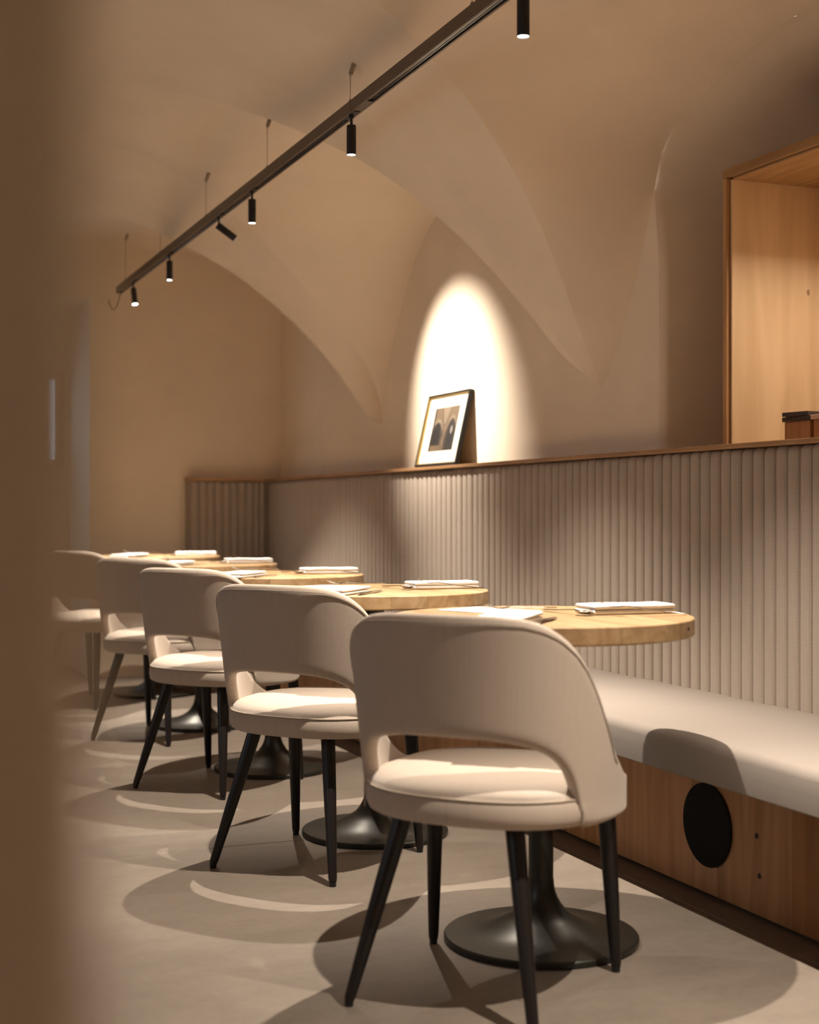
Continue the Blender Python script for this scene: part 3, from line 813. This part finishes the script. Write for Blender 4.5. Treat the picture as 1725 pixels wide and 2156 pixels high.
mm = MB(); mm.box(.008, .012, -hwf + b_, hwf - b_, b_ + .002, FH - b_); mm.build('mount', M['mat'], fr)
# print: a generic vaulted hall in sepia
def print_col(s, t):
    c = np.array([.30, .22, .15])
    def arch_d(cx, w, sp, h, p=2.0):
        if abs(s - cx) > w: return -1
        top = sp + h * (1 - (abs(s - cx) / w) ** p) ** .62
        return top - t
    vault = .55 + .25 * t
    c = np.array([.58, .43, .29]) * vault * 1.25
    fan = abs(s - .5) - .02 - .34 * max(0, t - .35) ** 1.6
    if fan < .0: c = np.array([.70, .56, .42]) * (.75 + .35 * t)
    if abs(fan) < .012: c = np.array([.22, .16, .11])
    for cx, w, sp, h in ((.22, .26, .34, .40), (.80, .22, .34, .46)):
        d = arch_d(cx, w, sp, h)
        if d > 0 and d < .08: c = np.array([.74, .60, .45])
        if d >= .08: c = np.array([.17, .125, .09])
        d2 = arch_d(cx + .01, w * .55, .30, .33)
        if d2 > 0: c = np.array([.05, .04, .034])
    if abs(s - .5) < .05 and t < .62: c = np.array([.50, .38, .27]) * (.7 + .5 * abs(math.sin(t * 9)))
    if abs(s - .47) < .012 and t < .6: c = np.array([.16, .11, .08])
    if (s - .82) ** 2 / .0016 + (t - .46) ** 2 / .009 < 1: c = np.array([.85, .78, .68])
    if t < .13: c = np.array([.42, .31, .20]) * (.6 + .8 * (1 - s)) if s < .62 else np.array([.10, .08, .065])
    if s < .08: c = c * .45
    return c ** 1.3 * .24 * (.92 + .16 * random.random())
NX, NZ = 84, 64; PW, PH = .275, .205; zc = .004 + FH / 2 + .002
mm = MB(); vs = []
for j in range(NZ + 1):
    for i in range(NX + 1): vs.append((.0074, PW / 2 - PW * i / NX, zc - PH / 2 + PH * j / NZ))
mm.add(vs, [(j * (NX + 1) + i, j * (NX + 1) + i + 1, (j + 1) * (NX + 1) + i + 1, (j + 1) * (NX + 1) + i) for j in range(NZ) for i in range(NX)])
pr = mm.build('photograph', M['print'], fr)
ca = pr.data.color_attributes.new('print', 'FLOAT_COLOR', 'POINT')
for k, v in enumerate(vs):
    i, j = k % (NX + 1), k // (NX + 1); c = print_col(i / NX, j / NZ); ca.data[k].color = (*c, 1)

# ------------------------------------------------------------------ cabinet in the niche
cab = tag(empty('oak_cabinet', (2.62, 3.29, RAILZ)), 'tall open-fronted oak cabinet set into the arched niche', 'cabinet')
CO = Vector((2.62, 3.29, RAILZ)); CY0, CY1, CZ1, CD = 2.80, 3.812, 2.075, .40
def cpart(name, x0, x1, y0, y1, z0, z1, mat, col=(1, 1, 1), bev=.0012):
    m = MB(); m.box(x0 - CO.x, x1 - CO.x, y0 - CO.y, y1 - CO.y, z0 - CO.z, z1 - CO.z, bev)
    o = m.build(name, mat, cab); o.color = (*col, 1); return o
cpart('side_panel', 2.62, 2.62 + CD, CY1 - .021, CY1, RAILZ + .001, CZ1 - .029, M['oak_z'], (.80, .66, .5))
cpart('inner_panel', 2.632, 2.62 + CD - .002, CY1 - .0345, CY1 - .0265, RAILZ + .001, CZ1 - .034, M['oak_face'], (1, .95, .86))
cpart('side_panel', 2.62, 2.62 + CD, CY0, CY0 + .03, RAILZ + .001, CZ1 - .029, M['oak_z'], (.80, .66, .5))
cpart('top_panel', 2.62, 2.62 + CD, CY0, CY1, CZ1 - .028, CZ1, M['oak_y'], (.84, .68, .5))
cpart('top_lining', 2.634, 2.62 + CD, CY0 + .031, CY1 - .036, CZ1 - .036, CZ1 - .0285, M['oak_y'], (.95, .84, .7))
cpart('back_panel', 2.62 + CD, 2.62 + CD + .012, CY0, CY1, RAILZ + .001, CZ1, M['oak_face'])
cpart('counter', 2.6, 2.62 + CD - .003, CY0 + .031, CY1 - .036, RAILZ - .014, RAILZ + .0005, M['oak_y'], (.95, .84, .7))

m = MB(); m.lathe([(.0003, 0), (.007, 0), (.011, .0006)], 16); k_ = m.build('knot', plain('brown_knot', (.34, .20, .11), .6), cab)
k_.location = Vector((2.925, CY1 - .0346, 1.70)) - CO; k_.rotation_euler = (-PI / 2, 0, 0); k_.scale = (.8, 1.3, 1)
# small wooden stand with dark slabs on the cabinet counter
def at_px(x, y, z): return (x, y, z)
BZ = RAILZ + .001
for (y0, y1, lab) in ((3.482, 3.605, 'upright oak block under the dark boards on the cabinet counter'), (3.33, 3.466, 'second oak block at the picture edge under the lit board end')):
    ws = tag(empty('wood_block', (2.745, (y0 + y1) / 2, BZ)), lab, 'block', 'oak blocks on the counter')
    m = MB(); h_ = (y1 - y0) / 2; m.box(-.042, .042, -h_, h_, 0, .0715, .001); o = m.build('block', M['oak_z'], ws); o.color = (.72, .52, .36, 1)
m = MB(); m.box(2.696, 2.80, 3.474, 3.609, BZ + .0720, BZ + .0865, .0012)
tag(m.build('dark_board', M['dark_slab']), 'thin dark wooden board lying across the oak block in the cabinet', 'board')
m = MB(); m.box(2.697, 2.80, 3.335, 3.4735, BZ + .0720, BZ + .0860, .0012)
tag(m.build('board_lit_end', M['lit_slab']), 'lit end of the dark board in the cabinet, light painted as pale colour', 'board')  # lit stretch of the dark board, its light put into a paler colour
m = MB(); m.box(-.052, .052, -.052, .052, 0, .0125, .001)
o = tag(m.build('dark_tile', M['dark_slab']), 'small dark square slab laid askew on top of the dark board', 'slab'); o.location = (2.740, 3.545, BZ + .0868); o.rotation_euler = (0, 0, math.radians(9))

# slim light bar under the cabinet top
lb = MB(); lb.box(.02, .36, -.014, .014, -.012, -.0005)
m_ = MB()
for y0, y1 in ((-.016, -.010), (.010, .016)): m_.box(.02, .36, y0, y1, -.0188, -.0003)
m_.box(.02, .36, -.0099, .0099, -.008, -.0003)
bar = m_.build('light_bar', M['lamp'], cab); bar.location = Vector((2.62, 3.30, CZ1 - .0365)) - CO
m = MB(); m.box(.024, .356, -.0095, .0095, -.0095, -.0082); le = m.build('diffuser', M['diffuser'], cab); le.location = bar.location
l = D.lights.new('cabinet_beam', 'AREA'); l.shape = 'RECTANGLE'; l.size = .33; l.size_y = .018; l.energy = NICHE_W; l.color = SPOT_COL
lo = D.objects.new('cabinet_beam', l); COL.objects.link(lo); lo.parent = cab; lo.location = bar.location + Vector((.19, 0, -.0105))
